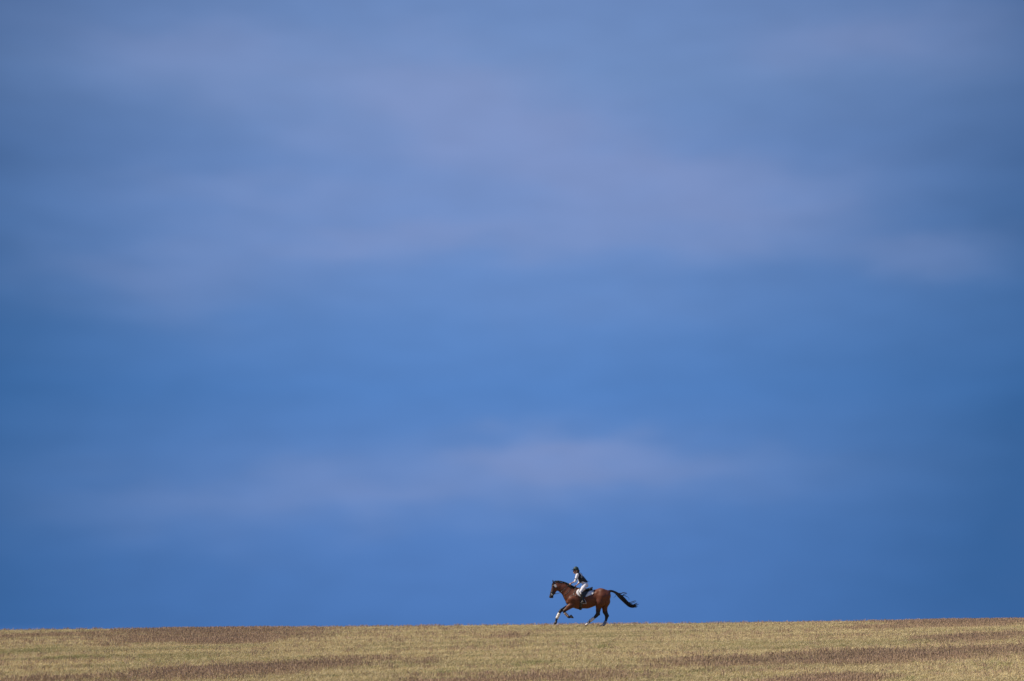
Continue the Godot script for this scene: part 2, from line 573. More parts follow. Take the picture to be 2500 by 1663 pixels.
# u, v, z, radius, u, v, z, radius, blend, lateral scale
var horse_bones := [
	# trunk
	[655, 805, 0, 165, 700, 880, 0, 160, 0.06, 0.62], [700, 870, 0, 165, 800, 872, 0, 216, 0.06, 0.62], [800, 872, 0, 216, 980, 888, 0, 190, 0.06, 0.72], [980, 888, 0, 190, 1150, 862, 0, 168, 0.06, 0.74],
	[1150, 850, 0, 150, 1285, 815, 0, 155, 0.06, 0.80], [1285, 815, 0, 155, 1365, 815, 0, 132, 0.05, 0.85], [740, 680, 0, 34, 850, 710, 0, 40, 0.05, 0.9], [1365, 790, 0, 105, 1465, 730, 0, 26, 0.05, 0.8],
	[590, 950, 0.09, 42, 660, 900, 0.12, 70, 0.05, 1.0], [590, 950, -0.09, 42, 660, 900, -0.12, 70, 0.05, 1.0],
	[612, 905, 0.165, 26, 690, 770, 0.150, 40, 0.025, 0.7], [700, 985, 0.175, 40, 735, 880, 0.185, 48, 0.02, 0.6], [1212, 905, 0.215, 34, 1232, 985, 0.20, 44, 0.02, 0.6], [1200, 770, 0.18, 40, 1230, 830, 0.185, 46, 0.06, 0.7],
	[1320, 735, 0.12, 66, 1400, 800, 0.14, 66, 0.06, 0.8], [1415, 830, 0.145, 60, 1396, 950, 0.13, 60, 0.05, 0.8], [640, 1010, 0.155, 40, 570, 1050, 0.150, 32, 0.015, 0.8],
	# neck and head
	[378, 618, 0, 88, 505, 668, 0, 108, 0.05, 0.52], [505, 668, 0, 108, 655, 800, 0, 168, 0.06, 0.50], [345, 580, 0, 56, 378, 622, 0, 84, 0.04, 0.6],
	[280, 575, 0, 33, 305, 640, 0, 68, 0.03, 0.72], [306, 645, 0, 72, 262, 745, 0, 51, 0.03, 0.62], [262, 745, 0, 51, 226, 815, 0, 38, 0.02, 0.72], [208, 838, 0, 27, 250, 842, 0, 24, 0.02, 1.1],
	[276, 545, 0.045, 15, 263, 505, 0.055, 13, 0.012, 0.7], [263, 505, 0.055, 13, 255, 474, 0.055, 3, 0.006, 0.7], [276, 545, -0.045, 15, 265, 507, -0.06, 13, 0.012, 0.7], [265, 507, -0.06, 13, 259, 478, -0.06, 3, 0.006, 0.7],
	[258, 620, 0.085, 14, 275, 610, 0.085, 12, 0.02, 1.0], [258, 620, -0.085, 14, 275, 610, -0.085, 12, 0.02, 1.0],
	# near foreleg, folded
	[680, 900, 0.13, 105, 676, 1000, NEAR, 66, 0.04, 0.75], [676, 1005, NEAR, 64, 590, 1062, NEAR, 47, 0.03, 0.85], [590, 1062, NEAR, 47, 502, 1130, NEAR, 33, 0.02, 0.9], [502, 1130, NEAR, 34, 500, 1146, NEAR, 32, 0.015, 0.95],
	[503, 1155, NEAR, 27, 530, 1196, NEAR, 23, 0.015, 1.0], [530, 1196, NEAR, 23, 586, 1254, NEAR, 22, 0.01, 1.0], [586, 1254, NEAR, 26, 604, 1264, NEAR, 25, 0.012, 1.0], [604, 1264, NEAR, 22, 640, 1256, NEAR, 22, 0.012, 1.0],
	[644, 1236, NEAR, 25, 668, 1264, NEAR, 24, 0.012, 1.1], [668, 1264, NEAR, 23, 694, 1277, NEAR, 9, 0.01, 1.5],
	# far foreleg, reaching
	[680, 900, -0.13, 105, 676, 1000, FAR, 66, 0.04, 0.75], [676, 1010, FAR, 60, 560, 1062, FAR, 46, 0.03, 0.85], [560, 1062, FAR, 46, 440, 1120, FAR, 34, 0.02, 0.9], [440, 1120, FAR, 34, 410, 1152, FAR, 32, 0.02, 0.95],
	[404, 1165, FAR, 27, 390, 1200, FAR, 23, 0.015, 1.0], [390, 1200, FAR, 23, 344, 1296, FAR, 21, 0.01, 1.0], [342, 1300, FAR, 25, 336, 1318, FAR, 25, 0.012, 1.0], [336, 1318, FAR, 22, 326, 1352, FAR, 22, 0.012, 1.0],
	[330, 1360, FAR, 27, 316, 1384, FAR, 29, 0.012, 1.1], [316, 1384, FAR, 27, 294, 1412, FAR, 9, 0.01, 1.5],
	# near hind leg, landing forward
	[1300, 845, 0.11, 128, 1268, 950, NEAR, 106, 0.05, 0.85], [1268, 950, NEAR, 106, 1236, 1040, NEAR, 66, 0.03, 0.8], [1236, 1040, NEAR, 64, 1222, 1120, NEAR, 49, 0.02, 0.8], [1222, 1120, NEAR, 48, 1216, 1190, NEAR, 42, 0.02, 0.8],
	[1240, 1190, NEAR, 20, 1246, 1208, NEAR, 17, 0.02, 1.0], [1214, 1196, NEAR, 41, 1180, 1236, NEAR, 36, 0.02, 0.85], [1180, 1236, NEAR, 35, 1142, 1272, NEAR, 27, 0.015, 1.0], [1142, 1272, NEAR, 26, 1040, 1352, NEAR, 23, 0.01, 1.0],
	[1040, 1352, NEAR, 27, 1026, 1364, NEAR, 27, 0.012, 1.0], [1020, 1368, NEAR, 23, 988, 1400, NEAR, 23, 0.012, 1.0], [985, 1408, NEAR, 27, 962, 1424, NEAR, 24, 0.012, 1.2], [962, 1426, NEAR, 20, 944, 1436, NEAR, 9, 0.01, 1.7],
	# far hind leg, behind
	[1370, 845, -0.11, 122, 1392, 940, FAR, 92, 0.05, 0.85], [1392, 930, FAR, 92, 1366, 1050, FAR, 62, 0.03, 0.8], [1366, 1050, FAR, 60, 1374, 1150, FAR, 51, 0.02, 0.8], [1374, 1150, FAR, 50, 1408, 1222, FAR, 42, 0.02, 0.8],
	[1436, 1222, FAR, 20, 1444, 1240, FAR, 17, 0.02, 1.0], [1410, 1228, FAR, 40, 1404, 1278, FAR, 32, 0.02, 0.9], [1404, 1278, FAR, 32, 1392, 1330, FAR, 25, 0.015, 1.0], [1392, 1330, FAR, 24, 1352, 1416, FAR, 23, 0.01, 1.0],
	[1352, 1414, FAR, 27, 1342, 1424, FAR, 26, 0.012, 1.0], [1342, 1424, FAR, 22, 1306, 1440, FAR, 21, 0.012, 1.0], [1306, 1440, FAR, 24, 1276, 1448, FAR, 17, 0.012, 1.3], [1276, 1448, FAR, 17, 1250, 1456, FAR, 8, 0.01, 1.7]]

func coat(p: Vector3) -> Color:
	var u := p.x / S + 900.0
	var v := 1460.0 - p.y / SV
	var n := patchy.get_noise_3d(p.x * 30.0, p.y * 30.0, p.z * 30.0)
	var m := fine.get_noise_3d(p.x * 40.0, p.y * 40.0, p.z * 40.0)
	var c := Color(0.140, 0.039, 0.014).lerp(Color(0.088, 0.026, 0.011), clampf(0.5 + n, 0.0, 1.0))
	c = c.lerp(Color(0.10, 0.034, 0.016), 0.4 * clampf(m, 0.0, 1.0))
	var black := Color(0.017, 0.014, 0.013)
	var points := 0.0                                     # a bay's black legs, muzzle and ear rims
	if u < 560.0 and v > 1040.0:
		points = smoothstep(560.0, 470.0, u + 30.0 * n)
	if v > 1125.0 and u < 760.0:
		points = 1.0
	if u > 1120.0 and v > 1040.0:
		points = maxf(points, smoothstep(1075.0, 1165.0, v + 40.0 * n))
	if v > 1180.0:
		points = 1.0
	if v < 900.0 and u < 420.0:
		points = maxf(points, 0.9 * smoothstep(700.0, 800.0, v + 0.55 * (300.0 - u) + 25.0 * n))
		points = maxf(points, 0.45 * smoothstep(340.0, 260.0, u))
	if v < 545.0 and u < 300.0:
		points = 0.95
	c = c.lerp(black, points)
	var hoof := Color(0.045, 0.040, 0.036)
	if p.z > 0.0 and u < 1034.0 and u > 900.0 and v > 1340.0:   # white pasterns behind
		c = c.lerp(Color(0.62, 0.58, 0.52), smoothstep(1034.0, 1016.0, u + 8.0 * m))
		if u < 1000.0 and v > 1424.0:
			c = Color(0.30, 0.25, 0.20)
	elif p.z < 0.0 and u > 1200.0 and v > 1345.0:
		c = Color(0.50, 0.47, 0.43)  # far white pastern greyed: its shade is in the colour
		if v > 1440.0:
			c = Color(0.16, 0.13, 0.11)
	elif v > 1338.0 and u < 420.0 or (v > 1212.0 and u > 622.0 and u < 740.0):
		c = hoof
	return c

func hair(pts: Array, r0: float, st: SurfaceTool) -> void:
	var line := smooth_line(pts, 4)
	var radii := []
	for n in line.size():
		radii.append(r0 * (1.0 - 0.82 * pow(float(n) / (line.size() - 1), 1.6)))
	tube(st, line, radii, 3, false)

func make_horse() -> void:
	horse_field = Field.new(P(150, 1475, -0.40), P(1535, 455, 0.40), 0.0125)
	for b in horse_bones:
		horse_field.bone(P(b[0], b[1], b[2]), b[3] * S, P(b[4], b[5], b[6]), b[7] * S, b[8], b[9])
	var h := thing("horse", P(1150, 1460), "bay horse in mid canter along the crest of the field", "horse")
	var coat_mat := mat("bay_coat", Color(1, 1, 1), 0.52, 0.42, 0.0, true)
	var skin := horse_field.arrays()
	var tints := PackedColorArray()
	for p in skin[Mesh.ARRAY_VERTEX]:
		tints.append(coat(p))
	skin[Mesh.ARRAY_COLOR] = tints
	var body := ArrayMesh.new()
	body.add_surface_from_arrays(Mesh.PRIMITIVE_TRIANGLES, skin)
	part(h, "body", body, coat_mat)
	var hair_mat := mat("black_hair", Color(0.014, 0.011, 0.010), 0.5, 0.5)
	# mane
	rng.seed = 5
	var crest := smooth_line([Vector2(286, 528), Vector2(350, 520), Vector2(430, 530), Vector2(520, 556), Vector2(590, 588), Vector2(660, 622), Vector2(730, 650), Vector2(775, 668)], 10)
	var st := begin()
	for n in 560:
		var f := pow(rng.randf(), 0.9)
		var q: Vector2 = crest[int(f * (crest.size() - 1))]
		var z := rng.randf_range(-0.028, 0.028)
		var s := 1.0 if rng.randf() < (0.4 if f < 0.5 else 0.72) else -1.0
		var lift := rng.randf_range(6, 34) * (1.0 - 0.55 * f)
		var back := rng.randf_range(14, 46)
		var fall := rng.randf_range(-14, 46) * (1.0 if f > 0.45 else 0.55)
		hair([P(q.x, q.y + 6, z), P(q.x + back * 0.4, q.y - lift * 0.8, z + s * 0.015), P(q.x + back, q.y - lift * 0.7 + 4, z + s * 0.04), P(q.x + back * 1.8, q.y + fall + 6, z + s * 0.075 + 0.0004 * fall * s)], 0.0065, st)
	for n in 150:                         # the thick end of the mane, blown onto the near shoulder
		var q: Vector2 = crest[int(rng.randf_range(0.5, 0.98) * (crest.size() - 1))]
		var z := rng.randf_range(0.0, 0.03)
		var drop := rng.randf_range(20, 62)
		hair([P(q.x, q.y, z), P(q.x + 16, q.y + drop * 0.3, z + 0.05), P(q.x + 26, q.y + drop * 0.7, z + 0.085), P(q.x + 34 + rng.randf_range(-8, 14), q.y + drop, z + 0.11)], 0.006, st)
	for n in 26:                          # forelock
		var z := rng.randf_range(-0.03, 0.03)
		hair([P(280, 535, z), P(256, 545, z * 1.2), P(246 + rng.randf_range(-6, 8), 585, z * 1.3), P(240 + rng.randf_range(-8, 14), 620 + rng.randf_range(-10, 15), z * 1.5)], 0.005, st)
	part(h, "mane", finish(st), hair_mat)
	# tail
	st = begin()
	var spine := [Vector2(1440, 722), Vector2(1500, 716), Vector2(1560, 730), Vector2(1620, 765), Vector2(1690, 825), Vector2(1760, 890), Vector2(1830, 960), Vector2(1890, 1010), Vector2(1960, 1032), Vector2(2030, 1020)]
	tube(st, smooth_line([P(1440, 726), P(1500, 718), P(1560, 733), P(1620, 770), P(1690, 832), P(1740, 880)], 4), [0.045, 0.042, 0.04, 0.037, 0.035, 0.033, 0.032, 0.032, 0.032, 0.033, 0.034, 0.036, 0.038, 0.04, 0.04, 0.04, 0.036, 0.03, 0.02, 0.012, 0.006], 10, true)
	var half := [20.0, 20.0, 19.0, 26.0, 40.0, 42.0, 40.0, 36.0, 26.0, 15.0]
	for n in 460:
		var off := rng.randf_range(-1, 1)
		var zoff := rng.randf_range(-1, 1)
		var first := 0 if rng.randf() < 0.4 else rng.randi_range(1, 4)
		var last := mini(spine.size() - 1, first + rng.randi_range(5, 8))
		var pts := []
		var drift := rng.randf_range(-7, 7)
		for q in range(first, last + 1):
			var side: Vector2 = (spine[mini(q + 1, 9)] - spine[maxi(q - 1, 0)]).normalized().orthogonal()
			var w: float = half[q] * off
			if q >= 7:
				w += drift * (q - 6)
			var p: Vector2 = spine[q] + side * w + Vector2(rng.randf_range(-3, 3), rng.randf_range(-3, 3))
			pts.append(P(p.x, p.y, half[q] * S * 0.85 * zoff * sqrt(maxf(0.0, 1.0 - off * off)) + rng.randf_range(-0.006, 0.006)))
		hair(pts, 0.0065, st)
	# locks blown free: two curls over the top, a fringe at the end, one strand below the dock
	var locks := [[[1640, 760], [1715, 768], [1765, 752], [1835, 758], 14, 9.0], [[1670, 800], [1735, 818], [1785, 780], [1845, 772], 12, 9.0], [[1720, 800], [1800, 815], [1870, 850], [1888, 905], 5, 6.0], [[1800, 890], [1880, 955], [1950, 940], [2030, 906], 9, 8.0], [[1830, 930], [1900, 975], [1965, 965], [2040, 925], 9, 8.0],
		[[1880, 990], [1960, 1010], [2010, 985], [2060, 968], 16, 10.0], [[1900, 1010], [1980, 1028], [2030, 1010], [2085, 995], 20, 11.0], [[1900, 1020], [1980, 1042], [2030, 1042], [2070, 1030], 12, 10.0], [[1900, 1030], [1960, 1050], [2020, 1058], [2060, 1072], 4, 5.0], [[1590, 750], [1605, 790], [1585, 832], [1540, 862], 3, 4.0]]
	for k in locks:
		for n in k[4]:
			var j: float = k[5]
			var pts := []
			for q in 4:
				pts.append(P(k[q][0] + rng.randf_range(-j, j), k[q][1] + rng.randf_range(-j, j), rng.randf_range(-0.05, 0.05)))
			hair(pts, 0.0055, st)
	part(h, "tail", finish(st), hair_mat)
	for s in [1.0, -1.0]:
		var e := SphereMesh.new()
		e.radius = 0.022
		e.height = 0.044
		e.radial_segments = 16
		e.rings = 8
		var o := part(h, "eye", e, mat("horse_eye", Color(0.01, 0.008, 0.007), 0.08, 0.6))
		o.position += on_skin(264, 618, s, -0.010)

func leg_boot(a: Vector3, b: Vector3, ra: float, rb: float, linear: Color, label: String) -> void:
	var n := thing("leg_boot", b, label, "leg boot", "protective boots on the horse's legs")
	var pts := []
	var radii := []
	for q in 9:
		var t := q / 8.0
		pts.append(a.lerp(b, t))
		var r := lerpf(ra, rb, t) * (1.0 + 0.05 * sin(t * 9.0))
		if q == 0 or q == 8:
			r *= 0.86
		radii.append(r)
	var shell_mat := StandardMaterial3D.new()
	shell_mat.albedo_color = linear.linear_to_srgb()
	shell_mat.roughness = 0.8
	part(n, "cuff", tube_mesh(pts, radii, 14), shell_mat)
	for t in [0.18, 0.5, 0.82]:
		var c := a.lerp(b, t)
		var d := (b - a).normalized() * 0.012
		var r := lerpf(ra, rb, t) * 1.07
		part(n, "strap", tube_mesh([c - d, c + d], [r], 14), mat("boot_strap" + label.left(12), Color(linear.r * 0.82, linear.g * 0.8, linear.b * 0.78), 0.7))

func make_tack() -> void:
	# boots on the cannon bones
	leg_boot(P(508, 1166, NEAR), P(584, 1250, NEAR), 29 * S, 30 * S, Color(0.40, 0.30, 0.24), "mud-stained pale boot on the horse's folded foreleg")  # brown tone stands in for shade on this boot
	leg_boot(P(400, 1178, FAR), P(346, 1290, FAR), 33 * S, 32 * S, Color(0.74, 0.72, 0.66), "clean white boot on the horse's outstretched foreleg")
	leg_boot(P(1132, 1278, NEAR), P(1044, 1347, NEAR), 34 * S, 33 * S, Color(0.70, 0.64, 0.58), "white boot on the hind leg stretched forward under the belly")
	leg_boot(P(1388, 1342, FAR), P(1354, 1410, FAR), 31 * S, 33 * S, Color(0.36, 0.36, 0.38), "grey boot on the rearmost hind leg planted in the grass")  # grey tone stands in for shade on a white boot
	var leather := mat("black_leather", Color(0.018, 0.016, 0.016), 0.42, 0.5)
	var brown := mat("brown_strap", Color(0.035, 0.022, 0.016), 0.5, 0.5)
	var steel := mat("steel", Color(0.62, 0.62, 0.61), 0.5, 0.5, 1.0)
	# saddle pad
	var pad := thing("saddle_pad", P(900, 860), "white saddle pad with dark piping under the black saddle", "saddle pad")
	var cloth := mat("white_pad", Color(0.68, 0.68, 0.70), 0.9, 0.2)
	var piping := mat("pad_piping", Color(0.03, 0.03, 0.035), 0.7)
	for s in [1.0, -1.0]:
		part(pad, "panel", shell([Vector2(818, 668), Vector2(900, 682), Vector2(1000, 692), Vector2(1070, 692), Vector2(1108, 688)], [Vector2(868, 852), Vector2(900, 850), Vector2(950, 838), Vector2(1040, 802), Vector2(1112, 772)], s, 0.008, 0.014, 9, 6), cloth)
		part(pad, "front_edge", shell([Vector2(828, 662), Vector2(784, 694), Vector2(758, 740), Vector2(778, 796), Vector2(868, 856)], [Vector2(860, 668), Vector2(830, 706), Vector2(806, 742), Vector2(820, 782), Vector2(878, 830)], s, 0.010, 0.016, 5, 6), cloth)
		part(pad, "piping", strap([Vector2(985, 738), Vector2(1040, 716), Vector2(1106, 700)], s, 0.009, 0.026, 0.5), piping)
		part(pad, "piping", strap([Vector2(1114, 690), Vector2(1124, 730), Vector2(1112, 776), Vector2(1040, 808), Vector2(952, 842)], s, 0.007, 0.018, 0.6), cloth)
	# saddle
	var sad := thing("saddle", P(930, 840), "black jumping saddle with a raised cantle on the bay horse", "saddle")
	var f := Field.new(P(790, 740, -0.24), P(1130, 605, 0.24), 0.009)
	for e in [[826, 668, 0, 24, 870, 682, 0, 26, 0.03, 2.6], [870, 682, 0, 26, 960, 692, 0, 24, 0.03, 4.0], [960, 692, 0, 24, 1050, 672, 0, 26, 0.03, 4.2], [1050, 672, 0, 24, 1092, 652, 0, 20, 0.02, 4.0], [1088, 660, 0, 18, 1102, 636, 0, 9, 0.02, 5.6], [1085, 690, 0, 14, 1098, 684, 0, 12, 0.02, 5.0]]:
		f.bone(P(e[0], e[1], e[2]), e[3] * S, P(e[4], e[5], e[6]), e[7] * S, e[8], e[9])
	part(sad, "seat", f.mesh(), leather)
	for s in [1.0, -1.0]:
		part(sad, "flap", shell([Vector2(822, 680), Vector2(880, 688), Vector2(950, 694), Vector2(1010, 696), Vector2(1046, 694)], [Vector2(884, 850), Vector2(905, 864), Vector2(925, 860), Vector2(942, 842), Vector2(955, 815)], s, 0.028, 0.016, 9, 5), leather)
		part(sad, "knee_roll", shell([Vector2(826, 690), Vector2(806, 720), Vector2(806, 760), Vector2(830, 800), Vector2(872, 836)], [Vector2(850, 695), Vector2(838, 722), Vector2(838, 756), Vector2(856, 790), Vector2(886, 822)], s, 0.030, 0.030, 5, 5), leather)
		part(sad, "girth", shell([Vector2(838, 850), Vector2(870, 862), Vector2(905, 862)], [Vector2(818, 1092), Vector2(848, 1096), Vector2(880, 1090)], s, 0.004, 0.012, 12, 4), mat("girth_web", Color(0.022, 0.021, 0.022), 0.75))
		var buckle := part(sad, "girth_buckle", strap([Vector2(862, 985), Vector2(860, 1030), Vector2(858, 1075)], s, 0.006, 0.018, 0.5), mat("girth_seam", Color(0.16, 0.16, 0.16), 0.6))
		buckle.name = "girth_seam" if s > 0.0 else "girth_seam_001"
		var lz: float = 0.345 * s
		part(sad, "stirrup_leather", tube_mesh(smooth_line([P(880, 720, 0.262 * s), P(905, 800, 0.335 * s), P(918, 892, lz)], 6), [0.012], 8, 0.35), leather)
		var iron := begin()
		tube(iron, smooth_line([P(862, 976, lz - 0.02 * s), P(872, 940, lz - 0.02 * s), P(912, 898, lz), P(922, 892, lz), P(934, 900, lz + 0.01 * s), P(958, 950, lz + 0.02 * s), P(964, 980, lz + 0.02 * s)], 5), [0.0075], 8)
		tube(iron, [P(858, 978, lz - 0.02 * s), P(968, 984, lz + 0.02 * s)], [0.014], 8, true, 0.6, Vector3.UP)
		part(sad, "stirrup_iron", finish(iron), steel)
	# girth under the belly
	part(sad, "belly_guard", tube_mesh(smooth_line([P(850, 1085, 0.17), P(846, 1104, 0.08), P(846, 1108, 0.0), P(846, 1104, -0.08), P(850, 1085, -0.17)], 5), [0.055], 10, 0.25, Vector3.UP), mat("girth_web", Color(0.022, 0.021, 0.022)))
	# breastplate
	var bp := thing("breastplate", P(560, 900), "thin leather breastplate across the horse's chest and shoulder", "breastplate")
	for s in [1.0, -1.0]:
		part(bp, "shoulder_strap", strap([Vector2(742, 668), Vector2(722, 720), Vector2(702, 782)], s, 0.012, 0.006), brown)
		part(bp, "chest_strap", strap([Vector2(702, 782), Vector2(640, 822), Vector2(580, 850), Vector2(546, 880)], s, 0.012, 0.006), mat("lit_edge_strap", Color(0.085, 0.042, 0.035), 0.35, 0.6))  # lighter than the other straps: lit edge painted in
		part(bp, "girth_strap", strap([Vector2(702, 782), Vector2(735, 812), Vector2(800, 842), Vector2(850, 860)], s, 0.012, 0.006), brown)
		part(bp, "saddle_strap", strap([Vector2(702, 782), Vector2(738, 735), Vector2(768, 690)], s, 0.010, 0.006), brown)
		for q in [Vector2(702, 782), Vector2(735, 812), Vector2(733, 676)]:
			var ring := TorusMesh.new()
			ring.inner_radius = 0.008
			ring.outer_radius = 0.018
			ring.rings = 12
			ring.ring_segments = 6
			var o := part(bp, "ring", ring, steel)
			o.position += on_skin(q.x, q.y, s, 0.016)
			o.rotation.x = PI / 2
	var mart := begin()
	tube(mart, smooth_line([P(548, 872, 0.09), P(536, 885, 0.0), P(548, 872, -0.09)], 4), [0.014], 8, true, 0.4, Vector3.RIGHT)
	tube(mart, smooth_line([P(536, 885, 0), P(540, 960, 0), P(575, 1012, 0), P(660, 1050, 0), P(760, 1086, 0), P(840, 1100, 0)], 5), [0.016], 8, true, 0.5, Vector3.UP)
	part(bp, "martingale", finish(mart), brown)
	# bridle
	var br := thing("bridle", P(250, 800), "dark leather bridle with a white oval number disc on the horse's head", "bridle")
	for s in [1.0, -1.0]:
		part(br, "headpiece", strap([Vector2(292, 536), Vector2(300, 570), Vector2(306, 600)], s, 0.014, 0.006), leather)
		part(br, "cheekpiece", strap([Vector2(306, 600), Vector2(282, 670), Vector2(250, 740), Vector2(236, 780)], s, 0.011, 0.006), leather)
		part(br, "browband", strap([Vector2(302, 586), Vector2(275, 580), Vector2(252, 574)], s, 0.011, 0.006), leather)
		part(br, "throatlatch", strap([Vector2(300, 570), Vector2(345, 640), Vector2(382, 705)], s, 0.008, 0.006), leather)
		part(br, "noseband", strap([Vector2(212, 738), Vector2(255, 752), Vector2(300, 764)], s, 0.013, 0.006), leather)
		var bit := TorusMesh.new()
		bit.inner_radius = 0.026
		bit.outer_radius = 0.036
		bit.rings = 18
		bit.ring_segments = 6
		var o := part(br, "bit_ring", bit, steel)
		o.position += on_skin(238, 786, s, 0.016)
		o.rotation.x = PI / 2
		var hand_at := P(618, 582, 0.095) if s > 0.0 else P(736, 618, -0.085)
		var start := on_skin(250, 782, s, 0.014)
		var neck_z: float = 0.085 * s
		var line := [start, P(340, 772, 0.10 * s), P(432, 742, 0.145 * s), P(530, 655, neck_z + 0.075 * s), hand_at]
		if s < 0.0:
			line = [start, P(340, 772, -0.10), P(432, 742, -0.145), P(560, 660, -0.17), P(650, 632, -0.14), hand_at]
		part(br, "rein", tube_mesh(smooth_line(line, 6), [0.0095], 8, 0.45), leather)
	for c in [["browband", [P(252, 574, 0.06), P(240, 572, 0.0), P(252, 574, -0.06)], Vector3.RIGHT], ["noseband", [P(214, 738, 0.05), P(203, 735, 0.0), P(214, 738, -0.05)], Vector3.RIGHT],
		["noseband", [P(302, 764, 0.06), P(318, 772, 0.0), P(302, 764, -0.06)], Vector3.RIGHT], ["headpiece", [P(290, 538, 0.05), P(288, 522, 0.0), P(290, 538, -0.05)], Vector3.UP]]:
		part(br, c[0], tube_mesh(smooth_line(c[1], 4), [0.012], 8, 0.5, c[2]), leather)
	# neck strap of the martingale, hanging round the neck
	for s in [1.0, -1.0]:
		part(bp, "neck_strap", strap([Vector2(668, 630), Vector2(630, 690), Vector2(570, 760), Vector2(505, 808)], s, 0.012, 0.006), brown)
	var disc := begin(false)
	var rim := 28
	var centre := P(314, 607)
	var dz := horse_field.side(P(322, 612).x, P(322, 612).y, 1.0) + 0.022
	var ring_o := []
	var ring_i := []
	for q in rim:
		var a := TAU * q / rim
		var e := Vector2(cos(a) * 36.0, sin(a) * 24.0).rotated(deg_to_rad(58.0))
		ring_o.append(P(314 + e.x, 607 + e.y, dz))
		ring_i.append(P(314 + e.x, 607 + e.y, dz - 0.008))
	for q in rim:
		var r2 := (q + 1) % rim
		for v in [Vector3(centre.x, centre.y, dz + 0.001), ring_o[r2], ring_o[q], Vector3(centre.x, centre.y, dz - 0.008), ring_i[q], ring_i[r2], ring_o[q], ring_o[r2], ring_i[r2], ring_o[q], ring_i[r2], ring_i[q]]:
			disc.add_vertex(v)
	part(br, "number_disc", finish(disc), mat("disc_white", Color(0.72, 0.72, 0.70), 0.4), "white oval number disc")

# ---------------------------------------------------------------- rider
func fill(f: Field, bones: Array, swell := 0.0) -> void:
	for b in bones:
		f.bone(P(b[0], b[1], b[2]), b[3] * S + swell, P(b[4], b[5], b[6]), b[7] * S + swell, b[8], b[9])

func hand_bones(w: Vector3, k: Vector3, inward: float) -> Array:
	# a fist closed on the rein: palm from wrist w to knuckles k, four fingers curled inwards, the thumb on top
	var out := []
	var fwd := (k - w).normalized()
	var up := (Vector3.UP - fwd * fwd.y).normalized()
	var inn := Vector3(0, 0, inward)
	out.append([w, 0.021, w.lerp(k, 0.5), 0.026])
	for n in 4:
		var o: float = [0.026, 0.009, -0.008, -0.024][n]
		var long: float = [0.034, 0.038, 0.035, 0.028][n]
		var root := k + up * o - fwd * 0.008
		out.append([w.lerp(k, 0.45) + up * o * 0.7, 0.014, root, 0.0115])
		var a := root + fwd * long * 0.72 + inn * long * 0.45
		var b := a + inn * long * 0.72 - fwd * long * 0.30
		var e := b - fwd * long * 0.62 - inn * long * 0.12
		out.append([root, 0.0105, a, 0.0095])
		out.append([a, 0.0095, b, 0.0088])
		out.append([b, 0.0088, e, 0.0078])
	var tb := w.lerp(k, 0.35) + up * 0.018 + inn * 0.014
	var tm := tb + fwd * 0.034 + up * 0.016 + inn * 0.014
	var te := tm + fwd * 0.030 - up * 0.004 + inn * 0.008
	out.append([tb, 0.013, tm, 0.011])
	out.append([tm, 0.011, te, 0.0085])
	return out

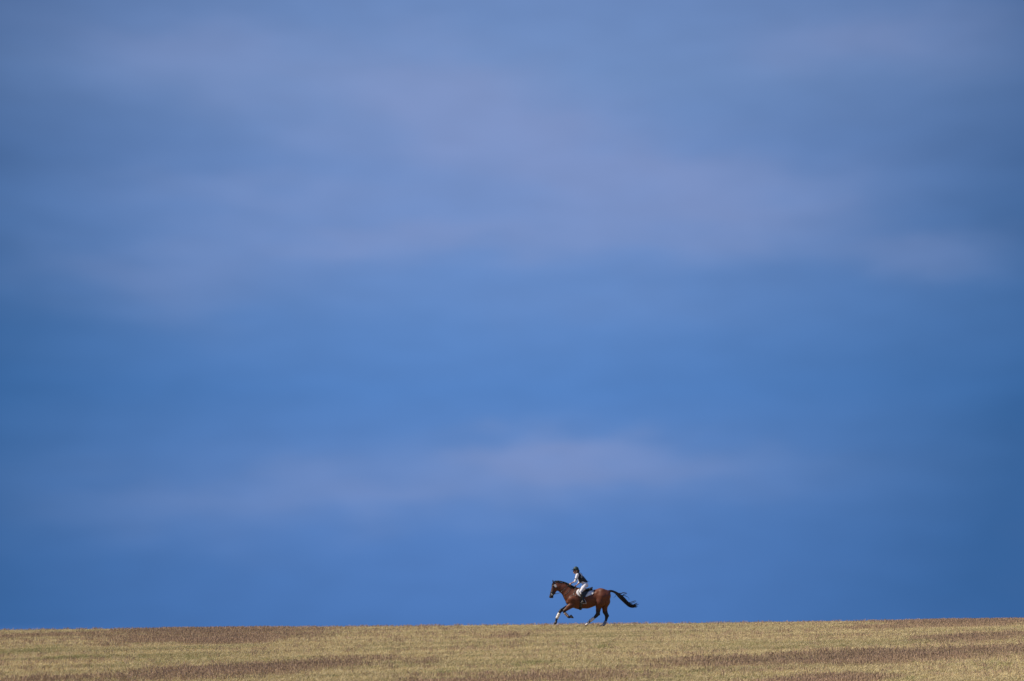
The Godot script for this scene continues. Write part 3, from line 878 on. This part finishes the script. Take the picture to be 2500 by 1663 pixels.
func make_rider() -> void:
	var who := thing("person", P(910, 980), "rider in dark helmet, white shirt, dark vest and white breeches on the bay horse", "person")
	var torso := [[802, 385, 0, 42, 858, 458, 0, 50, 0.03, 1.75], [858, 458, 0, 50, 915, 528, 0, 48, 0.03, 1.6], [915, 528, 0, 48, 950, 570, 0, 52, 0.03, 1.75], [788, 388, 0.12, 28, 800, 392, -0.12, 28, 0.03, 1.0]]
	var arm_near := [[782, 384, 0.165, 34, 742, 500, 0.215, 25, 0.02, 1.0], [742, 500, 0.215, 24, 725, 520, 0.205, 21, 0.02, 1.0]]
	var arm_far := [[800, 390, -0.165, 34, 838, 528, -0.215, 25, 0.02, 1.0], [838, 528, -0.215, 24, 818, 548, -0.20, 21, 0.02, 1.0]]
	var fore_near := [[738, 512, 0.212, 19, 655, 556, 0.135, 12.5, 0.02, 1.0]]
	var fore_far := [[834, 538, -0.212, 19, 764, 598, -0.125, 12.5, 0.02, 1.0]]
	var hips := [[950, 575, 0.07, 54, 950, 575, -0.07, 54, 0.04, 1.0], [978, 598, 0.08, 40, 978, 598, -0.08, 40, 0.04, 1.0]]
	var legs := []
	var shins := []
	var feet := []
	for s in [1.0, -1.0]:
		legs.append([952, 588, 0.11 * s, 52, 905, 662, 0.22 * s, 46, 0.04, 1.0])
		legs.append([905, 662, 0.22 * s, 46, 852, 732, 0.285 * s, 33, 0.03, 1.0])
		shins.append([852, 734, 0.285 * s, 31, 866, 800, 0.318 * s, 31, 0.02, 1.0])
		shins.append([866, 800, 0.318 * s, 31, 902, 915, 0.335 * s, 20, 0.02, 1.0])
		feet.append([902, 915, 0.335 * s, 20, 916, 945, 0.337 * s, 20, 0.02, 1.0])
		feet.append([920, 950, 0.337 * s, 19, 942, 958, 0.338 * s, 16, 0.02, 0.9])
		feet.append([918, 948, 0.337 * s, 19, 856, 962, 0.340 * s, 12, 0.02, 1.2])
	var neck := [[760, 325, 0, 25, 790, 380, 0, 27, 0.02, 1.0]]
	# the body itself, one surface from head to foot
	var f := Field.new(P(640, 1000, -0.40), P(1040, 300, 0.40), 0.011)
	for list in [torso, arm_near, arm_far, fore_near, fore_far, hips, legs, shins, feet, neck]:
		fill(f, list, -0.006)
	var skin := mat("skin", Color(0.42, 0.235, 0.165), 0.55, 0.5)
	var arrays := [f.arrays()]
	# head: cranium, face, jaw, nose, ears, eye sockets
	var hf := Field.new(P(670, 395, -0.13), P(830, 190, 0.13), 0.005)
	fill(hf, [[765, 262, 0, 44, 748, 268, 0, 43, 0.02, 0.86], [738, 285, 0, 34, 730, 318, 0, 27, 0.02, 0.9], [738, 330, 0, 22, 720, 340, 0, 14, 0.015, 1.1], [765, 300, 0, 30, 746, 330, 0, 24, 0.02, 1.0], [708, 290, 0, 5, 698, 312, 0, 6.5, 0.008, 1.0], [700, 313, 0, 6, 708, 316, 0, 6, 0.006, 1.6],
		[706, 326, 0, 7, 706, 332, 0, 7, 0.006, 2.0], [712, 278, 0.03, 9, 714, 278, -0.03, 9, 0.01, 1.0], [758, 300, 0.072, 7, 762, 285, 0.078, 8, 0.006, 0.6], [758, 300, -0.072, 7, 762, 285, -0.078, 8, 0.006, 0.6], [762, 320, 0, 25, 790, 382, 0, 27, 0.02, 1.0]])
	arrays.append(hf.arrays())
	# hands
	for s in [1.0, -1.0]:
		var w := P(655, 556, 0.135) if s > 0.0 else P(764, 598, -0.125)
		var k := P(624, 578, 0.105) if s > 0.0 else P(742, 614, -0.095)
		var g := Field.new(w.min(k) - Vector3(0.07, 0.07, 0.08), w.max(k) + Vector3(0.07, 0.07, 0.08), 0.0035)
		for b in hand_bones(w, k, -s):
			g.bone(b[0], b[1], b[2], b[3], 0.004)
		arrays.append(g.arrays())
	var joined := SurfaceTool.new()
	for a in arrays:
		var m := ArrayMesh.new()
		m.add_surface_from_arrays(Mesh.PRIMITIVE_TRIANGLES, a)
		joined.append_from(m, 0, Transform3D())
	part(who, "body", joined.commit(), skin)
	# clothes
	f = Field.new(P(680, 640, -0.34), P(1030, 330, 0.34), 0.010)
	for list in [torso, arm_near, arm_far]:
		fill(f, list)
	f.bone(P(782, 366, 0), 27 * S, P(790, 378, 0), 30 * S, 0.01)
	part(who, "shirt", f.mesh(), mat("white_shirt", Color(0.70, 0.70, 0.73), 0.85, 0.25))
	f = Field.new(P(770, 660, -0.30), P(1040, 300, 0.30), 0.010)
	fill(f, [[806, 372, 0, 40, 858, 455, 0, 51, 0.03, 1.75], [858, 455, 0, 51, 925, 520, 0, 46, 0.03, 1.7], [890, 440, 0, 36, 972, 522, 0, 24, 0.04, 2.6], [800, 350, 0, 20, 815, 365, 0, 26, 0.02, 2.2], [840, 500, 0, 22, 850, 530, 0, 12, 0.02, 4.0]], 0.012)
	part(who, "body_protector", f.mesh(), mat("navy_vest", Color(0.014, 0.018, 0.028), 0.6, 0.4), "dark padded riding vest")
	f = Field.new(P(790, 830, -0.42), P(1040, 500, 0.42), 0.011)
	for list in [hips, legs]:
		fill(f, list)
	fill(f, [[925, 540, 0, 46, 950, 575, 0, 52, 0.03, 1.7], [852, 732, 0.285, 32, 856, 765, 0.303, 28, 0.02, 1.0], [852, 732, -0.285, 32, 856, 765, -0.303, 28, 0.02, 1.0]], 0.001)
	part(who, "breeches", f.mesh(), mat("white_breeches", Color(0.68, 0.67, 0.71), 0.8, 0.3))
	for s in [1.0, -1.0]:
		f = Field.new(P(820, 1000, 0.20 if s > 0.0 else -0.45), P(990, 720, 0.45 if s > 0.0 else -0.20), 0.008)
		var mine := []
		for list in [shins, feet]:
			for b in list:
				if b[2] * s > 0.0:
					mine.append(b)
		mine[0] = [872, 762, 0.300 * s, 30, 872, 800, 0.318 * s, 31, 0.02, 1.0]
		fill(f, mine, 0.004)
		part(who, "riding_boot", f.mesh(), mat("riding_boot", Color(0.014, 0.013, 0.014), 0.3, 0.5))
	# belt, number bib on the back, straps
	part(who, "belt", tube_mesh(smooth_line([P(882, 524, 0.0), P(890, 520, 0.09), P(930, 508, 0.165), P(990, 520, 0.10), P(1004, 528, 0.0), P(990, 520, -0.10), P(930, 508, -0.165), P(890, 520, -0.09), P(882, 524, 0.0)], 4), [0.016], 8, 0.5, Vector3(0.7, 0.7, 0)), mat("blue_belt", Color(0.03, 0.05, 0.22), 0.6))
	var bib := begin()
	var rows := [Vector2(836, 338), Vector2(862, 366), Vector2(888, 402), Vector2(914, 440)]
	for q in rows.size() - 1:
		for n in 8:
			var quad := []
			for e in [[q, n], [q, n + 1], [q + 1, n + 1], [q + 1, n]]:
				var zz: float = (e[1] / 8.0 - 0.5) * 0.25
				var r: Vector2 = rows[e[0]]
				var curve := 150.0 * zz * zz * 6.0
				quad.append(P(r.x + 4 - curve * 0.8, r.y - 4 + curve * 0.6, zz))
			for o in [Vector3.ZERO, Vector3(0.007, 0.006, 0)]:
				for v in [quad[0], quad[1], quad[2], quad[0], quad[2], quad[3]]:
					bib.add_vertex(v + o)
	part(who, "back_bib", finish(bib), mat("white_shirt", Color(0.8, 0.79, 0.8)), "white bib panel on the back")
	part(who, "bib_tie", tube_mesh(smooth_line([P(826, 322, 0.05), P(852, 336, 0.06), P(884, 350, 0.06)], 4), [0.006], 6), mat("tie", Color(0.03, 0.04, 0.07), 0.7))
	part(who, "bib_tie", tube_mesh(smooth_line([P(868, 352, 0.07), P(896, 392, 0.07), P(922, 440, 0.06)], 4), [0.006], 6), mat("tie", Color(0.03, 0.04, 0.07), 0.7))
	part(who, "bib_tie", tube_mesh(smooth_line([P(985, 506, 0.06), P(1012, 510, 0.06), P(1042, 527, 0.05)], 4), [0.006], 6), mat("tie", Color(0.03, 0.04, 0.07), 0.7))
	part(who, "armband", tube_mesh([P(754, 462, 0.200), P(750, 478, 0.206)], [0.062, 0.060], 16), mat("armband", Color(0.02, 0.02, 0.022), 0.6))
	part(who, "watch_strap", tube_mesh([P(668, 549, 0.147), P(656, 556, 0.136)], [0.029], 14), mat("riding_boot", Color(0.014, 0.013, 0.014)))
	part(who, "hair", tube_mesh(smooth_line([P(792, 268, 0), P(806, 300, 0), P(800, 330, 0)], 4), [0.03, 0.045, 0.052, 0.056, 0.055, 0.05, 0.044, 0.036, 0.02], 12), mat("dark_hair", Color(0.022, 0.016, 0.012), 0.6))
	# sunglasses
	var gl := begin()
	tube(gl, smooth_line([P(768, 284, 0.078), P(725, 284, 0.074), P(700, 290, 0.045), P(694, 292, 0.0), P(700, 290, -0.045), P(725, 284, -0.074), P(768, 284, -0.078)], 4), [0.004], 6)
	tube(gl, smooth_line([P(716, 290, 0.068), P(699, 293, 0.05), P(693, 294, 0.012)], 4), [0.018, 0.02, 0.02, 0.018], 8, true, 0.2, Vector3(1, 0, 0))
	tube(gl, smooth_line([P(716, 290, -0.068), P(699, 293, -0.05), P(693, 294, -0.012)], 4), [0.018, 0.02, 0.02, 0.018], 8, true, 0.2, Vector3(1, 0, 0))
	part(who, "sunglasses", finish(gl), mat("dark_lens", Color(0.01, 0.012, 0.014), 0.12, 0.6))
	# helmet
	var shell_st := begin()
	var hc := P(757, 262)
	for q in 14:
		for n in 28:
			var quad := []
			for e in [[q, n], [q, n + 1], [q + 1, n + 1], [q + 1, n]]:
				var el: float = PI / 2 - e[0] / 14.0 * (PI / 2 + 0.32)
				var a: float = TAU * e[1] / 28.0
				var drop: float = maxf(0.0, cos(a)) * 0.0
				quad.append(hc + Vector3(cos(el) * cos(a) * 0.117, sin(el) * 0.122 - drop, cos(el) * sin(a) * 0.098).rotated(Vector3(0, 0, 1), -0.12))
			for v in [quad[0], quad[1], quad[2], quad[0], quad[2], quad[3]]:
				shell_st.add_vertex(v)
	var helmet := part(who, "helmet", finish(shell_st), mat("helmet", Color(0.018, 0.042, 0.042), 0.55, 0.4), "dark green riding helmet")
	f = Field.new(P(640, 300, -0.11), P(740, 235, 0.11), 0.005)
	f.bone(P(722, 262, 0), 9 * S, P(664, 272, 0), 5 * S, 0.01, 6.0)
	f.bone(P(722, 262, 0), 8 * S, P(690, 266, 0), 7 * S, 0.01, 8.0)
	var o := part(helmet, "peak", f.mesh(), mat("helmet", Color(0.018, 0.042, 0.042)))
	o.position = Vector3.ZERO
	var pom := SphereMesh.new()
	pom.radius = 0.014
	pom.height = 0.016
	pom.radial_segments = 12
	pom.rings = 6
	o = part(helmet, "button", pom, mat("helmet", Color(0.018, 0.042, 0.042)))
	o.position = P(762, 199)
	for s in [1.0, -1.0]:
		o = part(helmet, "chin_strap", tube_mesh(smooth_line([P(752, 282, 0.088 * s), P(742, 320, 0.066 * s), P(726, 352, 0.012 * s)], 4), [0.008], 6, 0.5), mat("riding_boot", Color(0.014, 0.013, 0.014)))
		o.position = Vector3.ZERO

# ---------------------------------------------------------------- scene
func _ready() -> void:
	rng.seed = 1
	patchy.seed = 3
	patchy.noise_type = FastNoiseLite.TYPE_SIMPLEX_SMOOTH
	patchy.frequency = 0.06
	patchy.fractal_octaves = 3
	fine.seed = 8
	fine.noise_type = FastNoiseLite.TYPE_SIMPLEX_SMOOTH
	fine.frequency = 0.35
	fine.fractal_octaves = 3
	var cam := Camera3D.new()
	cam.name = "camera"
	cam.fov = rad_to_deg(2.0 * atan(0.17105))
	cam.rotation.x = deg_to_rad(8.235)
	cam.near = 0.5
	cam.far = 3000.0
	add_child(cam)
	cam.current = true
	var env := Environment.new()
	env.background_mode = Environment.BG_SKY
	env.sky = make_sky()
	env.tonemap_mode = Environment.TONE_MAPPER_LINEAR
	env.tonemap_exposure = 1.22
	env.background_energy_multiplier = 0.82
	env.sdfgi_enabled = true
	env.ssao_enabled = true
	env.ssil_enabled = true
	var we := WorldEnvironment.new()
	we.name = "environment"
	we.environment = env
	add_child(we)
	var sun := DirectionalLight3D.new()
	sun.name = "sun"
	sun.light_energy = 1.6
	sun.light_color = Color(1.0, 0.945, 0.87)
	sun.light_angular_distance = 0.53
	sun.shadow_enabled = true
	add_child(sun)
	sun.look_at_from_position(Vector3(-0.67, 0.735, 0.06) * 100.0, Vector3.ZERO)
	print("sky done ", Time.get_ticks_msec())

	brown_patches = BROWN
	green_patches = GREEN
	make_ground()
	make_grass()
	print("field done ", Time.get_ticks_msec())
	home = Vector3(HX, ground_y(HX, HZ) + 0.035, HZ)
	make_horse()
	print("horse done ", Time.get_ticks_msec())
	make_tack()
	make_rider()
	print("rider done ", Time.get_ticks_msec())

const BROWN := [[-12.25, -78.27, 3.59, 8.02, -0.348, 0.85], [-10.05, -70.77, 1.53, 2.37, -0.212, 1], [-8.15, -54.87, 4.37, 1.82, -0.727, 0.9], [-8.79, -52.95, 2.76, 1.95, -0.417, 0.8], [-4.63, -57.3, 1.68, 1.2, -0.461, 0.6], [18.14, -82.87, 3.86, 4.02, -0.693, 0.95], [15.02, -66.87, 2.73, 2.47, -0.686, 0.8], [9.65, -57.52, 5.85, 2.27, -0.431, 1], [10.17, -56.85, 3.4, 1.85, -0.375, 0.9], [7.84, -49.8, 1.31, 0.95, -0.229, 0.9], [0.24, -51.55, 2.82, 1.55, -0.212, 0.7], [-2.51, -57.67, 0.63, 1.22, -0.395, 0.6], [0.09, -72.4, 0.96, 1.5, -1.278, 0.5], [-17.43, -78.17, 2.29, 2.67, -0.163, 0.4]]
const GREEN := [[-15.64, -65.4, 0.78, 2.55, -0.766, 0.8], [-13.47, -62.02, 0.85, 1.52, -0.82, 0.7], [0.55, -56.67, 0.55, 1.17, -1.354, 0.8], [2.97, -64.75, 0.49, 1.0, -1.324, 0.8], [-1.82, -53.47, 0.29, 0.72, -0.774, 0.9], [-2.32, -67.17, 0.39, 0.82, -1.208, 0.7], [9.74, -50.0, 0.39, 0.7, -1.145, 0.7], [13.2, -54.62, 0.82, 1.52, -0.764, 0.6], [10.73, -69.82, 0.62, 1.62, -1.321, 0.6], [3.11, -54.67, 0.36, 0.62, -1.124, 0.7], [0.47, -56.85, 0.35, 0.85, -1.779, 0.8], [7.25, -64.72, 1.38, 1.22, -0.417, 0.4], [-9.83, -60.25, 1.25, 1.2, -0.783, 0.4]]
